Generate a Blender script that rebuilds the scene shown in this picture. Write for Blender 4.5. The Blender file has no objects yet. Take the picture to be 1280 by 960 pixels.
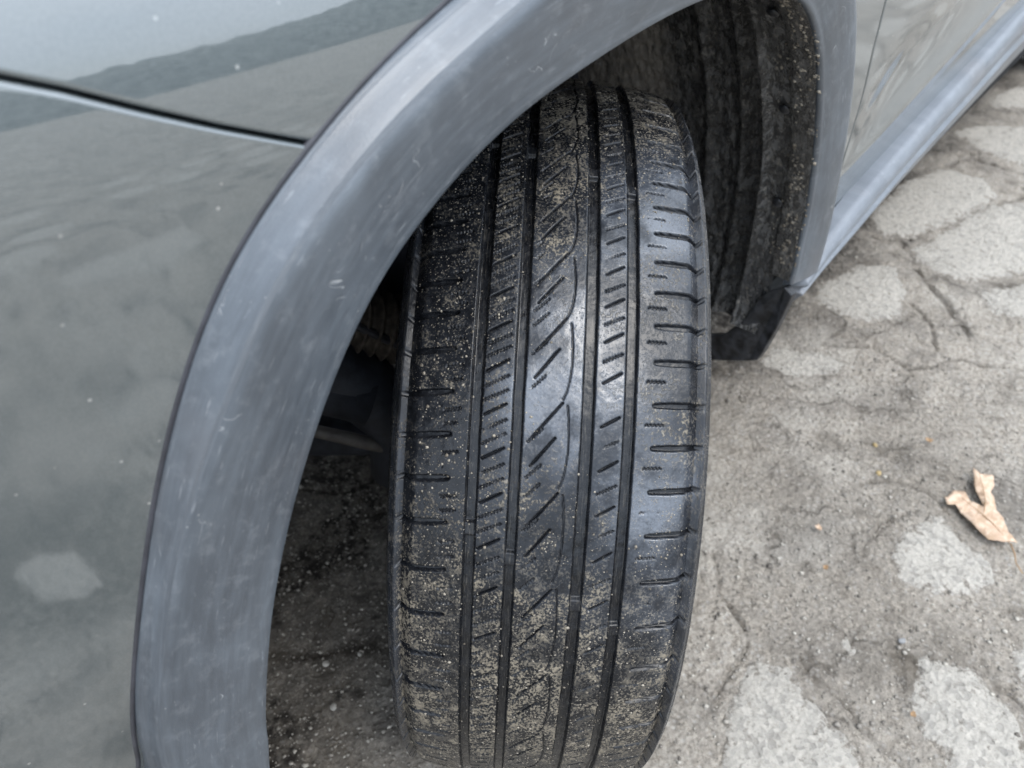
import bpy, bmesh, math, random
import numpy as np
from mathutils import Vector, Matrix
random.seed(7)
rng = np.random.default_rng(7)
R = math.radians
scene = bpy.context.scene
col = scene.collection

# ------------------------------------------------------------------ camera
cam_d = bpy.data.cameras.new('camera')
cam = bpy.data.objects.new('camera', cam_d)
col.objects.link(cam)
scene.camera = cam
YAW, PITCH, ROLL = 0.6793899632852597, 0.7189029887954821, 0.014733353248082618
CAM = Vector((0.5188861749602189, 0.37957984805610046, 0.9468917335565029))
F = Vector((-math.cos(YAW)*math.cos(PITCH), -math.sin(YAW)*math.cos(PITCH), -math.sin(PITCH)))
rt = F.cross(Vector((0, 0, 1))).normalized()
up = rt.cross(F)
r2 = rt*math.cos(ROLL) + up*math.sin(ROLL)
u2 = -rt*math.sin(ROLL) + up*math.cos(ROLL)
cam.matrix_world = Matrix(((r2.x, u2.x, -F.x, CAM.x), (r2.y, u2.y, -F.y, CAM.y), (r2.z, u2.z, -F.z, CAM.z), (0, 0, 0, 1)))
cam_d.sensor_width = 36
cam_d.lens = 994.0/1280*36
cam_d.clip_start = 0.02
cam_d.clip_end = 500
cam_d.dof.use_dof = True
cam_d.dof.focus_distance = 0.60
cam_d.dof.aperture_fstop = 8.0

# ------------------------------------------------------------------ world, sun, exposure
SUN_EL, SUN_AZ = R(62), R(88)      # azimuth measured from +x towards +y
world = bpy.data.worlds.new('World')
scene.world = world
world.use_nodes = True
nt = world.node_tree
nt.nodes.clear()
def wn(t, **k):
    n = nt.nodes.new(t)
    for a, b in k.items(): setattr(n, a, b)
    return n
sky = wn('ShaderNodeTexSky', sky_type='NISHITA', sun_disc=False, sun_elevation=SUN_EL, sun_rotation=math.pi/2-SUN_AZ)
sky.air_density = 1.2; sky.dust_density = 2.0
tc = wn('ShaderNodeTexCoord')
mp = wn('ShaderNodeMapping'); mp.inputs['Scale'].default_value = (1, 1, 2.2)
nz = wn('ShaderNodeTexNoise'); nz.inputs['Scale'].default_value = 2.3; nz.inputs['Detail'].default_value = 7
rp = wn('ShaderNodeValToRGB')
rp.color_ramp.elements[0].position = 0.30; rp.color_ramp.elements[0].color = (0.55, 0.55, 0.55, 1)
rp.color_ramp.elements[1].position = 0.62; rp.color_ramp.elements[1].color = (0.97, 0.97, 0.97, 1)
mx = wn('ShaderNodeMixRGB'); mx.inputs[2].default_value = (7.6, 8.4, 9.4, 1)
bg = wn('ShaderNodeBackground'); bg.inputs['Strength'].default_value = 0.12
out = wn('ShaderNodeOutputWorld')
L = nt.links.new
L(tc.outputs['Generated'], mp.inputs['Vector']); L(mp.outputs[0], nz.inputs['Vector'])
L(nz.outputs[0], rp.inputs[0]); L(rp.outputs[0], mx.inputs[0]); L(sky.outputs[0], mx.inputs[1])
sx = wn('ShaderNodeSeparateXYZ'); L(tc.outputs['Generated'], sx.inputs[0])
mr = wn('ShaderNodeMapRange'); mr.inputs[1].default_value = 0; mr.inputs[2].default_value = 1; mr.inputs[3].default_value = .70; mr.inputs[4].default_value = 1.40
L(sx.outputs[2], mr.inputs[0])
ml = wn('ShaderNodeVectorMath', operation='SCALE'); L(mx.outputs[0], ml.inputs[0]); L(mr.outputs[0], ml.inputs['Scale'])
L(ml.outputs[0], bg.inputs[0]); L(bg.outputs[0], out.inputs[0])
sun_d = bpy.data.lights.new('sun', 'SUN'); sun_d.energy = 0.75; sun_d.angle = R(28); sun_d.color = (1, 0.95, 0.88)
sun = bpy.data.objects.new('sun', sun_d); col.objects.link(sun)
sd = Vector((math.cos(SUN_EL)*math.cos(SUN_AZ), math.cos(SUN_EL)*math.sin(SUN_AZ), math.sin(SUN_EL)))
sun.rotation_euler = sd.to_track_quat('Z', 'Y').to_euler()
scene.view_settings.view_transform = 'Standard'
scene.view_settings.look = 'None'
scene.view_settings.exposure = 1.27
scene.view_settings.gamma = 1
scene.render.engine = 'CYCLES'
scene.cycles.max_bounces = 6

# ------------------------------------------------------------------ helpers
def tag(o, label=None, cat=None, group=None, kind=None):
    if label: o['label'] = label
    if cat: o['category'] = cat
    if group: o['group'] = group
    if kind: o['kind'] = kind
    return o
def empty(name, label, cat, loc=(0, 0, 0)):
    o = bpy.data.objects.new(name, None); col.objects.link(o); o.location = loc
    o.empty_display_size = .1
    return tag(o, label, cat)
def link(name, me, mat, parent=None, smooth=True):
    if smooth and len(me.polygons):
        me.polygons.foreach_set('use_smooth', np.ones(len(me.polygons), bool))
    if mat: me.materials.append(mat)
    o = bpy.data.objects.new(name, me); col.objects.link(o)
    if parent is not None: o.parent = parent
    return o
def grid_mesh(name, P, closed_u=False, closed_v=False, uv=None, flip=False, keep=None):
    """P: (nu, nv, 3) array of points -> quad grid mesh (fast); keep: optional quad mask"""
    nu, nv = P.shape[:2]
    a = np.arange(nu if closed_u else nu-1); b = np.arange(nv if closed_v else nv-1)
    A, B = np.meshgrid(a, b, indexing='ij')
    A2, B2 = (A+1) % nu, (B+1) % nv
    q = np.stack([A*nv+B, A2*nv+B, A2*nv+B2, A*nv+B2], -1)
    if keep is not None: q = q[keep]
    q = q.reshape(-1, 4)
    if flip: q = q[:, ::-1]
    me = bpy.data.meshes.new(name)
    me.vertices.add(nu*nv); me.vertices.foreach_set('co', P.reshape(-1).astype(np.float32))
    me.loops.add(q.size); me.loops.foreach_set('vertex_index', q.reshape(-1).astype(np.int32))
    me.polygons.add(len(q)); me.polygons.foreach_set('loop_start', np.arange(0, q.size, 4, dtype=np.int32))
    me.update(calc_edges=True)
    if uv is not None:
        l = me.uv_layers.new(name='UVMap')
        l.data.foreach_set('uv', uv.reshape(-1, 2)[q.reshape(-1)].astype(np.float32).reshape(-1))
    if keep is not None:
        bm = bmesh.new(); bm.from_mesh(me)
        bmesh.ops.delete(bm, geom=[v for v in bm.verts if not v.link_faces], context='VERTS')
        bm.to_mesh(me); bm.free()
    return me
def attr(me, name, arr):
    a = me.attributes.new(name, 'FLOAT', 'POINT'); a.data.foreach_set('value', arr.reshape(-1).astype(np.float32))
def _h(i, j, k):
    n = (i*374761393 + j*668265263 + k*2147483647*0 + k*1442695041) & 0xffffffff
    n = ((n ^ (n >> 13)) * 1274126177) & 0xffffffff
    return ((n ^ (n >> 16)) & 0xffff)/65535.0
def vnoise(x, y, k=0):
    x = np.asarray(x, float); y = np.asarray(y, float)
    i = np.floor(x).astype(np.int64); j = np.floor(y).astype(np.int64)
    fx = x-i; fy = y-j; fx = fx*fx*(3-2*fx); fy = fy*fy*(3-2*fy)
    a = _h(i, j, k); b = _h(i+1, j, k); c = _h(i, j+1, k); d = _h(i+1, j+1, k)
    return (a*(1-fx)+b*fx)*(1-fy)+(c*(1-fx)+d*fx)*fy
def fbm(x, y, s, oct=4, k=0):
    r = 0; a = .5; t = 0
    for o in range(oct):
        r = r + a*vnoise(x*s+o*17.3, y*s+o*9.1, k+o); t += a; a *= .5; s *= 2.03
    return r/t
def sstep(a, b, x):
    t = np.clip((x-a)/(b-a), 0, 1); return t*t*(3-2*t)
def tube(name, pts, rad, mat, parent, seg=16, caps=True):
    """swept tube; rad a number or a list; one mesh"""
    pts = [Vector(p) for p in pts]; n = len(pts)
    rad = [rad]*n if not isinstance(rad, (list, tuple, np.ndarray)) else list(rad)
    rings = []; prev = None
    for i, p in enumerate(pts):
        t = (pts[min(i+1, n-1)] - pts[max(i-1, 0)]).normalized()
        a = prev if prev is not None else (Vector((0, 0, 1)) if abs(t.z) < .9 else Vector((1, 0, 0)))
        b = t.cross(a).normalized(); a = b.cross(t).normalized(); prev = a
        rings.append([p + rad[i]*(math.cos(2*math.pi*k/seg)*a + math.sin(2*math.pi*k/seg)*b) for k in range(seg)])
    P = np.array([[tuple(v) for v in r] for r in rings])
    me = grid_mesh(name, P, closed_v=True)
    if caps:
        bm = bmesh.new(); bm.from_mesh(me); bm.verts.ensure_lookup_table()
        bm.faces.new([bm.verts[k] for k in range(seg)]); bm.faces.new([bm.verts[(n-1)*seg+k] for k in range(seg)][::-1])
        bmesh.ops.recalc_face_normals(bm, faces=bm.faces); bm.to_mesh(me); bm.free()
    return link(name, me, mat, parent)
def lathe(name, prof, mat, parent, seg=96, axis='Y'):
    """prof: list of (along axis, radius)"""
    th = np.linspace(0, 2*math.pi, seg, endpoint=False)
    P = np.zeros((seg, len(prof), 3))
    for j, (a, r) in enumerate(prof):
        P[:, j] = np.stack([r*np.cos(th), np.full(seg, a), r*np.sin(th)], -1)
    return link(name, grid_mesh(name, P, closed_u=True), mat, parent)
def solid(o, t, off=-1):
    m = o.modifiers.new('solid', 'SOLIDIFY'); m.thickness = t; m.offset = off; return o

# ------------------------------------------------------------------ materials
class M:
    def __init__(s, name):
        s.m = bpy.data.materials.new(name); s.m.use_nodes = True; s.t = s.m.node_tree
        s.b = s.t.nodes['Principled BSDF']; s.k = {}
    def n(s, ty, **kw):
        n = s.t.nodes.new(ty)
        for a, b in kw.items(): setattr(n, a, b)
        return n
    def l(s, a, b): s.t.links.new(a, b)
    def co(s, kind='Object', scale=(1, 1, 1)):
        key = (kind, scale)
        if key not in s.k:
            if kind == 'World':
                src = s.n('ShaderNodeNewGeometry').outputs['Position']
            elif kind == 'UV':
                src = s.n('ShaderNodeUVMap').outputs[0]
            else:
                src = s.n('ShaderNodeTexCoord').outputs[kind]
            mp = s.n('ShaderNodeMapping'); mp.inputs['Scale'].default_value = scale
            s.l(src, mp.inputs[0]); s.k[key] = mp.outputs[0]
        return s.k[key]
    def noise(s, scale, detail=4, rough=.55, kind='Object', st=(1, 1, 1), dist=0):
        n = s.n('ShaderNodeTexNoise'); n.inputs['Scale'].default_value = scale; n.inputs['Detail'].default_value = detail
        n.inputs['Roughness'].default_value = rough; n.inputs['Distortion'].default_value = dist
        s.l(s.co(kind, st), n.inputs['Vector']); return n.outputs[0]
    def voro(s, scale, kind='Object', st=(1, 1, 1), feature='F1', out='Distance', rnd=1.0):
        n = s.n('ShaderNodeTexVoronoi', feature=feature); n.inputs['Scale'].default_value = scale
        n.inputs['Randomness'].default_value = rnd
        s.l(s.co(kind, st), n.inputs['Vector']); return n.outputs[out]
    def ramp(s, x, a, b, lo=0.0, hi=1.0):
        n = s.n('ShaderNodeMapRange'); n.interpolation_type = 'SMOOTHSTEP'
        n.inputs[1].default_value = a; n.inputs[2].default_value = b; n.inputs[3].default_value = lo; n.inputs[4].default_value = hi
        s.l(x, n.inputs[0]); return n.outputs[0]
    def math(s, op, a, b=None, clamp=False):
        n = s.n('ShaderNodeMath', operation=op); n.use_clamp = clamp
        for i, v in enumerate((a, b)):
            if v is None: continue
            if isinstance(v, (int, float)): n.inputs[i].default_value = v
            else: s.l(v, n.inputs[i])
        return n.outputs[0]
    def mix(s, f, a, b):
        n = s.n('ShaderNodeMixRGB')
        for i, v in enumerate((f, a, b)):
            if isinstance(v, (int, float)): n.inputs[i].default_value = v
            elif isinstance(v, tuple): n.inputs[i].default_value = v + (1,)
            else: s.l(v, n.inputs[i])
        return n.outputs[0]
    def at(s, name):
        n = s.n('ShaderNodeAttribute'); n.attribute_name = name; return n.outputs['Fac']
    def bump(s, h, dist, strength=1.0, prev=None):
        n = s.n('ShaderNodeBump'); n.inputs['Distance'].default_value = dist; n.inputs['Strength'].default_value = strength
        s.l(h, n.inputs['Height'])
        if prev is not None: s.l(prev, n.inputs['Normal'])
        return n.outputs[0]
    def set(s, **k):
        for a, v in k.items():
            i = s.b.inputs[a.replace('_', ' ')]
            if isinstance(v, (int, float)): i.default_value = v
            elif isinstance(v, tuple): i.default_value = v + (1,)
            else: s.l(v, i)
        return s.m

def mat_paint():
    m = M('car_paint')
    fl = m.noise(900, 2, .5)
    base = m.mix(m.ramp(fl, .35, .65), (.080, .100, .108), (.098, .119, .127))
    dust = m.math('MULTIPLY', m.ramp(m.noise(5, 6, .6), .35, .75), .06)
    base = m.mix(dust, base, (.36, .35, .33))
    dots = m.ramp(m.voro(95), .10, .05)                       # small pale splashes
    keep = m.ramp(m.noise(14, 2), .42, .52)
    keep2 = m.ramp(m.voro(95, out='Color'), .45, .6)
    f = m.math('MULTIPLY', m.math('MULTIPLY', dots, keep), keep2)
    base = m.mix(m.math('MULTIPLY', f, .55), base, (.6, .6, .58))
    rough = m.ramp(m.noise(7, 5, .6), .3, .75, .030, .060)
    b = m.bump(m.noise(700, 2), .00002, .15)
    b = m.bump(m.noise(9, 2), .0003, .5, b)
    m.set(Base_Color=base, Metallic=.45, Roughness=.45, Coat_Weight=1.0, Coat_Roughness=rough, Coat_IOR=2.35, Normal=b)
    m.l(b, m.b.inputs['Coat Normal'])
    return m.m
def mat_trim(name, base0=(.046, .056, .069), wear=(.165, .194, .225), chipf=.5):
    """weathered grey plastic; UV: u metres along the trim, v metres across"""
    m = M(name)
    long_ = m.noise(20, 5, .6, 'UV', (.9, 9, 1))
    fine = m.noise(60, 4, .7, 'UV', (1.0, 22, 1))
    cloud = m.noise(9, 4, .6, 'UV', (1, 1.5, 1), .6)
    grain = m.noise(1400, 2, .6, 'UV')
    f = m.math('MULTIPLY', m.ramp(long_, .38, .68), .17)
    f = m.math('ADD', f, m.math('MULTIPLY', m.ramp(fine, .45, .75), .10))
    f = m.math('ADD', f, m.math('MULTIPLY', m.ramp(cloud, .35, .7), .26))
    f = m.math('ADD', f, m.math('MULTIPLY', m.ramp(grain, .45, .8), .08))
    c = m.mix(f, base0, wear)
    brown = m.math('MULTIPLY', m.ramp(m.noise(6, 3, .5, 'UV'), .55, .72), .35)
    c = m.mix(brown, c, (.15, .135, .13))
    scr = m.ramp(m.noise(130, 3, .6, 'UV', (.35, 3.0, 1), .3), .64, .70)
    c = m.mix(m.math('MULTIPLY', scr, .16), c, (.5, .52, .54))
    mott = m.noise(75, 5, .7, 'UV')
    c = m.mix(m.math('MULTIPLY', m.ramp(mott, .5, .7), .10), c, (.45, .47, .49))
    # pale scuffs and chips, drawn as broken curls
    sc = m.noise(42, 2.0, .5, 'UV', (1, 1, 1), 1.2)
    line = m.ramp(m.math('ABSOLUTE', m.math('SUBTRACT', sc, .5)), .012, .004)
    where = m.ramp(m.noise(24, 3, .6, 'UV'), .61, .68)
    chips = m.math('MULTIPLY', line, where)
    c = m.mix(m.math('MULTIPLY', chips, chipf), c, (.55, .56, .56))
    dd = m.ramp(m.voro(260, 'UV'), .14, .06)
    dk = m.ramp(m.noise(35, 2, .5, 'UV'), .56, .66)
    c = m.mix(m.math('MULTIPLY', m.math('MULTIPLY', dd, dk), .45), c, (.58, .57, .54))
    b = m.bump(grain, .00025, .8)
    b = m.bump(chips, .0002, .5, b)
    return m.set(Base_Color=c, Roughness=m.ramp(cloud, .3, .7, .30, .42), Normal=b, Specular_IOR_Level=.95)
def mat_rubber():
    m = M('tyre_rubber')
    dust = m.at('dust'); clean_sheen = m.at('clean_sheen')
    n1 = m.noise(520, 4, .68); n2 = m.noise(95, 5, .65); n3 = m.noise(24, 4, .6)
    base = m.mix(m.ramp(n2, .3, .7), (.006, .0065, .008), (.014, .0155, .019))
    sheen_film = m.math('MULTIPLY', clean_sheen, m.ramp(n3, .34, .60, .25, 1.0))
    sheen_film = m.math('MULTIPLY', sheen_film, m.ramp(n1, .30, .6, .55, 1.0))
    base = m.mix(sheen_film, base, (.090, .102, .124))  # blue-grey sky sheen put into the base colour of the smooth tread
    # dried mud: fine specks that gather into films
    sp = m.ramp(m.math('ADD', m.math('MULTIPLY', n1, .65), m.math('MULTIPLY', n2, .35)), .53, .60)
    sp = m.ramp(m.math('ADD', m.math('ADD', m.math('MULTIPLY', n1, .65), m.math('MULTIPLY', n2, .35)), m.math('MULTIPLY', m.math('SUBTRACT', dust, .55), .10)), .53, .60)
    patch = m.ramp(n3, .42, .58)
    f = m.math('MULTIPLY', m.math('MULTIPLY', sp, m.math('ADD', m.math('MULTIPLY', patch, .80), .20)), dust, True)
    base = m.mix(f, base, (.215, .186, .142))
    lines = m.ramp(m.noise(70, 5, .7, 'UV', (1, 14, 1)), .52, .66)
    groove = m.at('groove')
    base = m.mix(m.math('MULTIPLY', m.math('MULTIPLY', lines, groove), .30), base, (.17, .155, .13))
    rough = m.math('ADD', m.math('MULTIPLY', f, .35), m.ramp(n2, .3, .7, .17, .32))
    b = m.bump(n1, .0003, .45)
    b = m.bump(n3, .0010, .35, b)
    b = m.bump(f, .0007, .7, b)
    return m.set(Base_Color=base, Roughness=rough, Normal=b, Specular_IOR_Level=m.ramp(sheen_film, .1, .7, .35, 1.0))
def mat_liner():
    m = M('mud_stained_liner_plastic')
    painted_tone = m.noise(52, 8, .74, 'UV', (1.0, 2.3, 1), .3)
    big = m.noise(9, 4, .6, 'UV'); fine = m.noise(260, 4, .7)
    base = m.mix(m.math('MULTIPLY', m.ramp(painted_tone, .46, .57), m.ramp(m.noise(30, 4, .65, 'UV', (.45, 2.2, 1), .3), .40, .56, .12, 1.0)), (.0015, .002, .003), (.100, .100, .099))  # pale streaks in stained plastic, with wet highlights painted into the colour
    base = m.mix(m.math('MULTIPLY', m.ramp(big, .50, .62), .75), base, (.006, .007, .010))
    base = m.mix(m.math('MULTIPLY', m.ramp(fine, .52, .66), .40), base, (.24, .22, .185))
    mud = m.ramp(m.noise(170, 6, .75), .55, .62); mudk = m.ramp(painted_tone, .42, .60)
    base = m.mix(m.math('MULTIPLY', m.math('MULTIPLY', mud, mudk), .75), base, (.30, .275, .235))
    dirt = m.at('dirt')
    blobs = m.ramp(m.voro(70, 'UV', (1, 1.6, 1)), .26, .12)
    bk = m.ramp(m.noise(28, 3, .6, 'UV'), .50, .62)
    base = m.mix(m.math('MULTIPLY', m.math('MULTIPLY', blobs, bk), dirt), base, (.27, .24, .19))
    grey = m.at('dusty')
    base = m.mix(m.math('MULTIPLY', grey, m.ramp(painted_tone, .30, .50)), base, (.24, .218, .19))
    b = m.bump(painted_tone, .005, .8)
    b = m.bump(m.noise(90, 5, .7), .003, .8, b)
    b = m.bump(fine, .002, .8, b)
    return m.set(Base_Color=base, Roughness=m.ramp(painted_tone, .40, .62, .12, .42), Normal=b, Specular_IOR_Level=1.0)
def mat_simple(name, c, rough=.5, metal=0, var=.3, bs=.0005, scale=60):
    m = M(name)
    n = m.noise(scale, 5, .6)
    d = tuple(x*(1-var) for x in c); h = tuple(min(1, x*(1+var)) for x in c)
    return m.set(Base_Color=m.mix(m.ramp(n, .3, .7), d, h), Roughness=rough, Metallic=metal, Normal=m.bump(n, bs, .6))
def mat_ground(name, slab=False):
    m = M(name)
    W = 'World'
    grain = m.noise(150, 7, .78, W); mid = m.noise(60, 5, .65, W); big = m.noise(7, 4, .6, W); huge = m.noise(1.4, 3, .6, W)
    st = m.voro(130, W, out='Color'); stc = m.n('ShaderNodeSeparateColor'); m.l(st, stc.inputs[0])
    pebble = m.ramp(m.voro(130, W), .50, .15)
    dark = m.mix(m.ramp(grain, .32, .68), (.168, .145, .119), (.52, .468, .398))
    dark = m.mix(m.math('MULTIPLY', m.ramp(mid, .35, .65), .5), dark, (.40, .368, .325))
    dark = m.mix(m.math('MULTIPLY', m.ramp(big, .45, .70), .6), dark, (.125, .112, .098))
    dark = m.mix(m.math('MULTIPLY', m.math('MULTIPLY', m.ramp(stc.outputs[0], .62, .75), pebble), .6), dark, (.46, .435, .40))
    light = m.mix(m.ramp(grain, .30, .62), (.365, .338, .295), (.545, .508, .450))
    light = m.mix(m.math('MULTIPLY', m.ramp(mid, .40, .7), .5), light, (.38, .357, .322))
    light = m.mix(m.math('MULTIPLY', m.ramp(stc.outputs[1], .75, .85), .55), light, (.27, .255, .23))
    if slab:
        e = m.at('edge')      # 1 in the middle, 0 at the rim where silt lies over the stone
        e = m.math('ADD', e, m.math('MULTIPLY', m.math('SUBTRACT', mid, .5), 2.2))
        e = m.math('ADD', e, m.math('MULTIPLY', m.math('SUBTRACT', grain, .5), 1.4))
        c = m.mix(m.ramp(e, .35, .85), m.mix(m.ramp(e, -.05, .35), dark, m.mix(.45, dark, (.12, .103, .085))), light)
    else:
        c = m.mix(m.math('MULTIPLY', m.ramp(m.noise(3.1, 6, .65, W), .50, .66), .6), dark, light)
        cr = m.at('crack')
        cr2 = m.math('MULTIPLY', cr, m.ramp(mid, .3, .55, .5, 1.0))
        c = m.mix(m.math('MULTIPLY', cr2, .75), c, (.085, .074, .062))
        um = m.at('moss_and_shade')
        c = m.mix(m.math('MULTIPLY', um, m.ramp(mid, .35, .6, .5, 1)), c, (.085, .070, .052))
        # shade under the car painted into the ground colour, over dark earth and litter
        du = m.at('painted_tone')
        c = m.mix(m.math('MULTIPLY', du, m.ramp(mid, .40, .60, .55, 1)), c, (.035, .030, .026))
    # fine net of old cracks through the worn surface
    wv = m.n('ShaderNodeVectorMath', operation='ADD'); m.l(m.co(W), wv.inputs[0])
    nn = m.n('ShaderNodeTexNoise'); nn.inputs['Scale'].default_value = 14; nn.inputs['Detail'].default_value = 5; m.l(m.co(W), nn.inputs['Vector'])
    sc_ = m.n('ShaderNodeVectorMath', operation='SCALE'); m.l(nn.outputs['Color'], sc_.inputs[0]); sc_.inputs['Scale'].default_value = .13
    m.l(sc_.outputs[0], wv.inputs[1])
    vn = m.n('ShaderNodeTexVoronoi', feature='DISTANCE_TO_EDGE'); vn.inputs['Scale'].default_value = 8.5; m.l(wv.outputs[0], vn.inputs['Vector'])
    net = m.math('MULTIPLY', m.ramp(vn.outputs['Distance'], .045, .004), m.ramp(big, .44, .62))
    c = m.mix(m.math('MULTIPLY', net, .22 if slab else .60), c, (.085, .072, .058))
    c = m.mix(m.math('MULTIPLY', m.ramp(m.noise(19, 5, .7, W), .54, .68), .20 if slab else .45), c, (.15, .128, .102))
    b = m.bump(net, -.003, .8)
    b = m.bump(grain, .006, .9, b)
    b = m.bump(m.voro(130, W), .003, .7, b)
    b = m.bump(mid, .006, .5, b)
    return m.set(Base_Color=c, Roughness=.92, Normal=b, Specular_IOR_Level=.25)

PAINT = mat_paint()
TRIM = mat_trim('weathered_grey_plastic')
SILLM = mat_trim('weathered_sill_plastic', (.10, .112, .130), (.24, .265, .30), 0.0)
RUB = mat_rubber()
LINER = mat_liner()
BLACK = mat_simple('black_rubber_seal', (.035, .036, .044), .55)
PLASB = mat_simple('black_plastic', (.020, .021, .024), .40, 0, .9, .003, 55)
STEEL = mat_simple('rusty_dusty_steel', (.045, .036, .028), .75, .3, .5, .002, 90)
DARKST = mat_simple('dark_chassis_steel', (.030, .034, .044), .6, .2, .4, .002, 40)
ARMM = mat_simple('dusty_rod_steel', (.11, .10, .09), .6, 0, .3)
BOOTM = mat_simple('dusty_rubber_boot', (.085, .07, .055), .7, 0, .5, .001, 120)
ALLOY = mat_simple('alloy', (.32, .33, .34), .35, .8, .15)
GLASS = mat_simple('tinted_glass', (.012, .015, .016), .05, 0, .1)
UNDER = mat_simple('underbody_black', (.012, .012, .013), .9)
GRAVM = mat_ground('worn_aggregate_ground')
SLABM = mat_ground('pale_concrete_piece', True)

# ------------------------------------------------------------------ ground
def seg_dist(X, Y, pts):
    d = np.full(X.shape, 9.0)
    for (x0, y0), (x1, y1) in zip(pts[:-1], pts[1:]):
        dx, dy = x1-x0, y1-y0
        t = np.clip(((X-x0)*dx+(Y-y0)*dy)/(dx*dx+dy*dy+1e-12), 0, 1)
        d = np.minimum(d, np.hypot(X-x0-t*dx, Y-y0-t*dy))
    return d
CRACKS = [
 [(-1.269, -0.005), (-1.325, 0.072), (-1.475, 0.139), (-1.617, 0.184), (-1.745, 0.237)],
 [(-1.295, 0.069), (-1.209, 0.125), (-1.162, 0.167), (-1.098, 0.228), (-1.027, 0.291)],
 [(-0.137, 0.341), (-0.125, 0.394), (-0.106, 0.442), (-0.103, 0.49), (-0.092, 0.513)],
 [(-0.3, 0.519), (-0.27, 0.552), (-0.255, 0.59)],
 [(-0.122, 0.27), (-0.058, 0.272), (-0.01, 0.281)],
 [(-0.502, 0.273), (-0.543, 0.316), (-0.547, 0.365), (-0.525, 0.403)],
 [(-0.224, 0.16), (-0.174, 0.206), (-0.141, 0.265)],
 [(-0.283, 0.397), (-0.245, 0.427), (-0.192, 0.45)],
 [(0.282, -0.201), (0.245, -0.157), (0.164, -0.091)],
 [(0.075, -0.387), (0.038, -0.344), (-0.003, -0.334)],
 [(-.80, .08), (-.86, .16), (-.84, .24), (-.93, .30), (-.98, .40)], [(-1.06, .17), (-1.02, .22), (-.93, .26)], [(-1.74, .02), (-1.86, .05), (-1.84, .20), (-1.80, .28)], [(-1.9, -.06), (-1.88, .05)], [(-.40, .52), (-.44, .56), (-.42, .63)], [(-.36, .33), (-.44, .33), (-.50, .37)], [(.2, .9), (.35, 1.3), (.2, 1.8)], [(-.6, .9), (-.9, 1.3), (-.8, 1.9)]]
CW = [.0040, .0034, .0026, .0030, .0020, .0014, .0014, .0018, .006, .003, .0022, .0022, .0045, .004, .0022, .0016, .003, .003]
def ground_h(X, Y):
    h = .010*(fbm(X, Y, 3.0, 3, 3)-.5) + .012*(fbm(X, Y, 14, 4, 11)-.5) + .0045*(fbm(X, Y, 90, 3, 23)-.5)
    return h - .004
def crack_mask(X, Y):
    wx = X + .020*(fbm(X, Y, 26, 3, 41)-.5); wy = Y + .020*(fbm(X, Y, 26, 3, 57)-.5)
    c = np.zeros(X.shape)
    for k, cr in enumerate(CRACKS):
        d = seg_dist(wx, wy, cr)
        w = CW[k]*(.25+1.4*vnoise(X*25, Y*25, 5+k))
        c = np.maximum(c, (1-sstep(w*.3, w*2.6, d))*(.45+.55*sstep(.3, .6, fbm(X, Y, 30, 3, 66))))
    return c
def axis_pts(lo, hi, step, far, growth=1.09):
    a = list(np.arange(lo, hi, step)); s = step; x = a[-1]
    while x < far: s *= growth; x += s; a.append(x)
    s = step; x = a[0]; b = []
    while x > -far: s *= growth; x -= s; b.append(x)
    return np.array(b[::-1]+a)
gx = axis_pts(-1.9, .95, .0048, 70); gy = axis_pts(-.5, .85, .0045, 70)
GX, GY = np.meshgrid(gx, gy, indexing='ij')
near = 1-sstep(2.5, 7, np.hypot(GX, GY))
cm = crack_mask(GX, GY)*near
GZ = ground_h(GX, GY)*(.3+.7*near) - .008*cm
me = grid_mesh('ground', np.stack([GX, GY, GZ], -1))
attr(me, 'crack', cm)
mo = sstep(.50, .66, fbm(GX, GY, 5.5, 4, 77))*.7
patchm = np.exp(-((GX+.56)**2+(GY-.24)**2)/.008) + np.exp(-((GX+.60)**2+(GY-.40)**2)/.002) + np.exp(-((GX+.95)**2+(GY-.12)**2)/.01)*.5 + np.exp(-((GX+.25)**2+(GY-.44)**2)/.004)
shade_patchm = .95*np.exp(-(((GX-.70)/.22)**2+((GY-.66)/.17)**2)**2)  # out-of-view shade painted round slab P so that its reflection stands out
attr(me, 'moss_and_shade', np.clip(.35*mo+.55*patchm*sstep(.4, .6, fbm(GX, GY, 30, 3, 5))+shade_patchm, 0, 1))
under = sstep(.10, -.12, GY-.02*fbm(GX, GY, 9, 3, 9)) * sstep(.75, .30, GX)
attr(me, 'painted_tone', np.clip(under*(.62+.8*sstep(.42, .60, fbm(GX, GY, 11, 4, 91))), 0, 1))  # shade of the car body, painted as a darker ground tone
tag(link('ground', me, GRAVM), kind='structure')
ground = bpy.data.objects['ground']

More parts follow.
